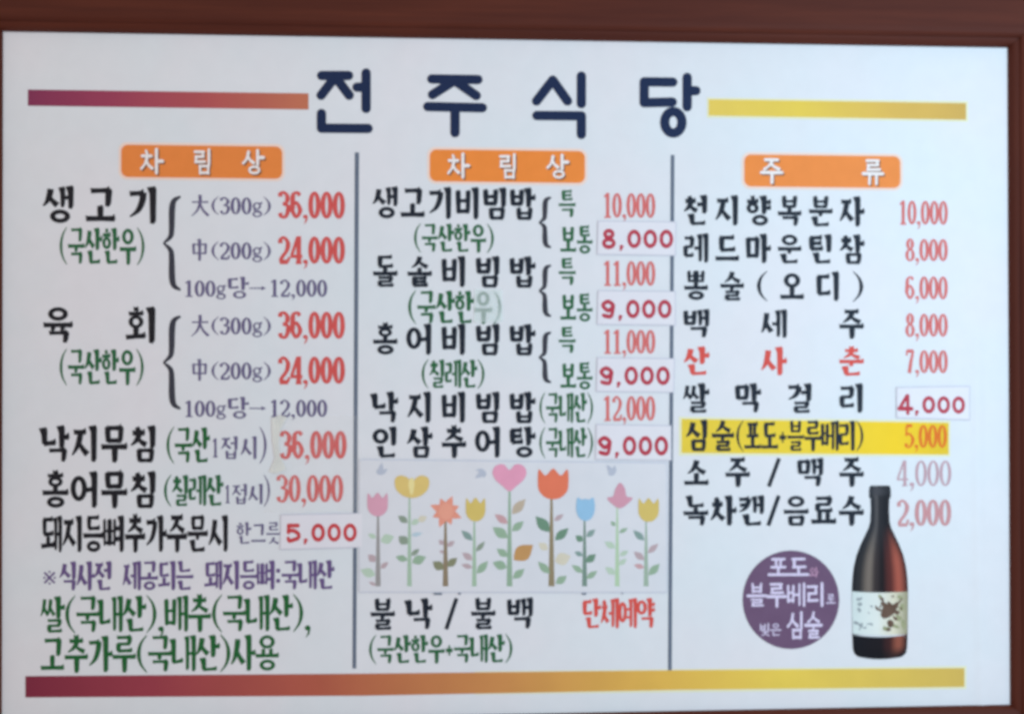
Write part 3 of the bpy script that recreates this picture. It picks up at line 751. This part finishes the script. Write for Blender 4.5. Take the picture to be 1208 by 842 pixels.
# ------------------------------------------------------------------ flower picture
fl = thing('flower_sheet', 'pale paper picture of nine pastel flowers pasted in the middle column', 'picture')
slab('backing', [(423, 541), (787, 545), (787, 699), (423, 698.5)], ink('sheet_cut_edge', (208, 210, 220)), fl, .0007, .00006)
slab('paper', [(424, 542.3), (786, 546.5), (786, 697.6), (424, 697.2)], M_flowerpaper, fl, .00078, .00015)
FH = .0010
def stem(parent, x, y0, y1, w0, w1, mat):
    shape('stem', [(x - w0 * .4, y0), (x + w0 * .4, y0), (x + w1 * .42, y1), (x - w1 * .42, y1)], mat, parent, FH)
_lk = [0]
def leaf(parent, x, y, L, wd, ang, mat, nm='leaf'):
    a = math.radians(ang); out = []
    for u, k in ((0, 0), (.15, .5), (.33, .92), (.5, 1), (.7, .72), (.88, .28), (1, 0)): out.append((u, k))
    pts = [(u * L, k * wd / 2) for u, k in out] + [(u * L, -k * wd / 2) for u, k in reversed(out[1:-1])]
    _lk[0] += 1
    if nm == 'leaf': L *= 1.12
    shape(nm, [(x + p * math.cos(a) - q * math.sin(a), y + p * math.sin(a) + q * math.cos(a)) for p, q in pts], mat, parent, FH + .00003 * (1 + _lk[0] % 6))
def outline(parent, nm, pts, mat, h, n=6): return shape(nm, catmull(pts, n, True), mat, parent, h)
def fi(n, c):      # faded print: the inks are thin on the pale paper
    p = (214, 222, 236); return ink(n, tuple(v * .92 + q * .08 for v, q in zip(c, p)), .5, .06)
sage = fi('sage', (150, 178, 146)); deep = fi('deep_sage', (106, 142, 114)); grey_green = fi('grey_green', (140, 154, 132)); mauve = fi('mauve', (192, 166, 168)); palesage = fi('pale_sage', (190, 210, 184))
teal = fi('teal_grey', (132, 158, 148)); tan_ = fi('tan', (196, 176, 150)); olive = fi('olive_grey', (134, 134, 100)); cream = fi('cream_leaf', (222, 212, 186)); pinkleaf = fi('pink_leaf', (208, 160, 160)); wingm = fi('wing', (190, 194, 206))
def tulip(cx, cy, W_, H_, teeth=3):
    x0, x1, y0, y1 = cx - W_ / 2, cx + W_ / 2, cy - H_ / 2, cy + H_ / 2
    pts = [(x0 + W_ * .03, y0)]
    k = teeth
    for i in range(1, 2 * (k - 1)):
        pts.append((x0 + W_ * i / (2 * (k - 1)), y0 + (H_ * .20 if i % 2 else -H_ * .03)))
    pts += [(x1 - W_ * .03, y0), (x1, cy), (x1 - W_ * .06, cy + H_ * .25), (x1 - W_ * .25, cy + H_ * .44), (cx, y1), (x0 + W_ * .25, cy + H_ * .44), (x0 + W_ * .06, cy + H_ * .25), (x0, cy)]
    return pts
def flower(x, ytop, ybot, w0, w1, smat, leaves, lab):
    f = bpy.data.objects.new('flower', None); C.objects.link(f); f.parent = fl; f.empty_display_size = .02
    f['label'] = lab
    stem(f, x, ytop, ybot, w0, w1, smat)
    for (dx, y, L, wd, ang, m_) in leaves: leaf(f, x + dx, y, L, wd, ang, m_)
    return f
BH_ = FH + .0004
PK = fi('petal_pink', (226, 160, 178)); YL = fi('petal_yellow', (230, 196, 110)); CO = fi('petal_coral', (240, 150, 124)); RO = fi('petal_orange_red', (238, 116, 80)); BL = fi('petal_blue', (150, 196, 226)); HP = fi('petal_heart_pink', (238, 156, 182)); SP = fi('petal_rose', (218, 152, 168)); YG = fi('petal_gold', (222, 192, 98))
f = flower(446, 606, 691, 3, 7.5, fi('stem_mauve', (156, 150, 146)), [(-2, 634, 11, 6, 205, palesage), (3, 638, 17, 12, -20, palesage), (-3, 662, 12, 9, 225, mauve), (3, 670, 12, 6, -40, mauve), (-3, 678, 19, 11, 200, palesage), (-2, 690, 10, 4, 205, mauve)], 'pink tulip at the left end of the picture')
outline(f, 'bloom', tulip(445.5, 595, 24, 27), PK, BH_)
f = flower(483, 584, 691, 2.4, 6.5, fi('stem_pale_teal', (168, 194, 164)), [(-2, 616, 14, 8, 215, grey_green), (2, 618, 12, 7, -30, palesage), (10, 614, 12, 8, -25, cream), (-2, 641, 14, 11, 220, grey_green), (2, 631, 14, 5, -10, fi('leaf_pale_blue', (188, 208, 216))), (-2, 660, 15, 8, 195, sage), (2, 655, 13, 6, -40, grey_green), (3, 663, 18, 11, -22, sage)], 'wide yellow flower, second from the left in the picture')
outline(f, 'bloom', [(466, 565), (472, 560.5), (481, 563), (486, 570), (491, 563), (499, 560.5), (506, 565), (505, 576), (497, 584), (486, 587), (475, 584), (467, 576)], YL, BH_)
outline(f, 'bloom_centre', [(486, 563), (489, 569), (487, 582), (484, 582), (482, 569)], fi('petal_pale_yellow', (246, 226, 150)), BH_ + .0001)
f = flower(525.5, 606, 691, 2.6, 8, fi('stem_brown', (142, 122, 94)), [(-2, 642, 8, 6, 225, mauve), (2, 644, 11, 6, -35, mauve), (-2, 671, 16, 11, 215, olive), (2, 668, 16, 9, -42, olive), (-2, 652, 6, 4, 215, mauve)], 'coral daisy, third from the left in the picture')
for k in range(8): leaf(f, 526, 603, 20 if k % 2 == 0 else 17, 9, 22.5 + k * 45, CO, 'petal')
outline(f, 'bloom', [(526 + 9 * math.cos(a), 603 + 10 * math.sin(a)) for a in [i * math.tau / 8 for i in range(8)]], fi('petal_coral_centre', (243, 160, 132)), BH_)
f = flower(559.5, 612, 691, 2.4, 6.5, fi('stem_sage', (164, 192, 160)), [(-2, 637, 18, 8, 222, teal), (2, 650, 16, 6, -48, grey_green), (-2, 660, 15, 8, 215, mauve), (-2, 669, 14, 6, 195, mauve), (3, 676, 20, 9, -48, sage)], 'yellow tulip, fourth from the left in the picture')
outline(f, 'bloom', tulip(561, 601, 23, 27), YG, BH_)
f = flower(601, 578, 691, 3, 8, fi('stem_green', (148, 176, 146)), [(-2, 617, 19, 9, 215, pinkleaf), (3, 606, 24, 11, -48, tan_), (3, 626, 18, 9, -40, sage), (-2, 634, 22, 12, 215, sage), (-2, 656, 16, 9, 215, sage), (-3, 669, 18, 11, 200, sage), (4, 682, 18, 9, -40, sage), (5, 660, 29, 19, -38, fi('leaf_orange', (200, 146, 84)))], 'pink heart flower in the middle of the picture')
outline(f, 'bloom', [(601, 554), (608, 547.5), (617, 549), (621, 557), (617, 566), (609, 573), (601, 579), (593, 573), (585, 566), (581, 557), (585, 549), (594, 547.5)], HP, BH_)
f = flower(650.5, 588, 691, 3.4, 8.5, fi('stem_olive', (146, 128, 94)), [(-2, 627, 25, 13, 228, deep), (3, 614, 14, 6, -35, mauve), (4, 637, 22, 10, -42, deep), (-4, 648, 14, 9, 215, cream), (-2, 676, 20, 9, 225, sage), (4, 662, 20, 15, -20, cream), (5, 688, 16, 9, -35, sage)], 'orange red tulip right of the heart flower')
outline(f, 'bloom', tulip(652.5, 571, 36, 35), RO, BH_, 7)
f = flower(689.5, 613, 691, 2.6, 7, fi('stem_dark_teal', (114, 140, 124)), [(-2, 638, 11, 8, 218, deep), (2, 633, 14, 7, -40, teal), (-2, 655, 11, 6, 205, teal), (2, 663, 15, 9, -42, deep), (-2, 675, 16, 7, 215, sage), (2, 682, 16, 7, -35, sage)], 'blue tulip, third from the right in the picture')
outline(f, 'bloom', [(681, 587), (686, 589), (690.5, 588), (695, 589), (700, 587), (701.5, 600), (698, 610), (690.5, 614), (683, 610), (679.5, 600)], BL, BH_)
f = flower(728, 598, 691, 2.2, 6.5, fi('stem_pale_green', (182, 210, 168)), [(-2, 620, 8, 5, 225, sage), (2, 628, 12, 5, -28, sage), (-2, 646, 15, 8, 210, palesage), (3, 655, 12, 6, -30, palesage), (2, 666, 12, 6, -40, palesage), (-2, 677, 15, 8, 215, palesage)], 'rose pear shaped bloom, second from the right')
outline(f, 'bloom', [(731.5, 569), (737, 576), (739, 585), (746, 587), (740, 594), (731, 599), (722, 594), (716, 587), (723, 585), (726, 576)], SP, BH_)
f = flower(762, 614, 691, 2.2, 7, fi('stem_grey', (160, 182, 158)), [(-2, 637, 18, 8, 222, teal), (2, 652, 17, 7, -42, mauve), (-2, 660, 16, 8, 218, mauve), (-2, 669, 13, 6, 195, pinkleaf), (3, 678, 19, 9, -46, sage)], 'yellow tulip at the right end of the picture')
outline(f, 'bloom', tulip(765, 601.5, 24, 27), YG, BH_)
for (x, y, a) in ((448, 560, -80), (573, 556, 150), (724, 560, 235)):
    bf = bpy.data.objects.new('butterfly', None); C.objects.link(bf); bf.parent = fl
    leaf(bf, x, y, 15, 6, a, wingm, 'wing'); leaf(bf, x, y, 12, 5, a + 40, wingm, 'wing'); leaf(bf, x, y, 8, 4, a - 38, wingm, 'wing')
# tops of old lettering peeping out below the picture
for (x0, x1) in ((511, 522), (686, 692), (540, 544), (733, 735)):
    shape('covered_lettering', [(x0, 698.8), (x1, 698.8), (x1 - 1, 700.9), (x0 + 1, 700.9)], LINE, board, .0012)

# ------------------------------------------------------------------ repair films
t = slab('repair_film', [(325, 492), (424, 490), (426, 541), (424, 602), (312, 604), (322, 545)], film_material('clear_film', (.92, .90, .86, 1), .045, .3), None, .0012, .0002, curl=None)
gl = slab('painted_glare', [(321, 493), (331, 489), (339, 492), (331, 506), (329, 522), (331, 538), (338, 553), (326, 558), (318, 556), (325, 540), (322, 520)], film_material('painted_glare_film', (.97, .97, .90, 1), .45, .3), t, .0015, .0006)  # glare along the film's left edge, painted as a whiter raised strip
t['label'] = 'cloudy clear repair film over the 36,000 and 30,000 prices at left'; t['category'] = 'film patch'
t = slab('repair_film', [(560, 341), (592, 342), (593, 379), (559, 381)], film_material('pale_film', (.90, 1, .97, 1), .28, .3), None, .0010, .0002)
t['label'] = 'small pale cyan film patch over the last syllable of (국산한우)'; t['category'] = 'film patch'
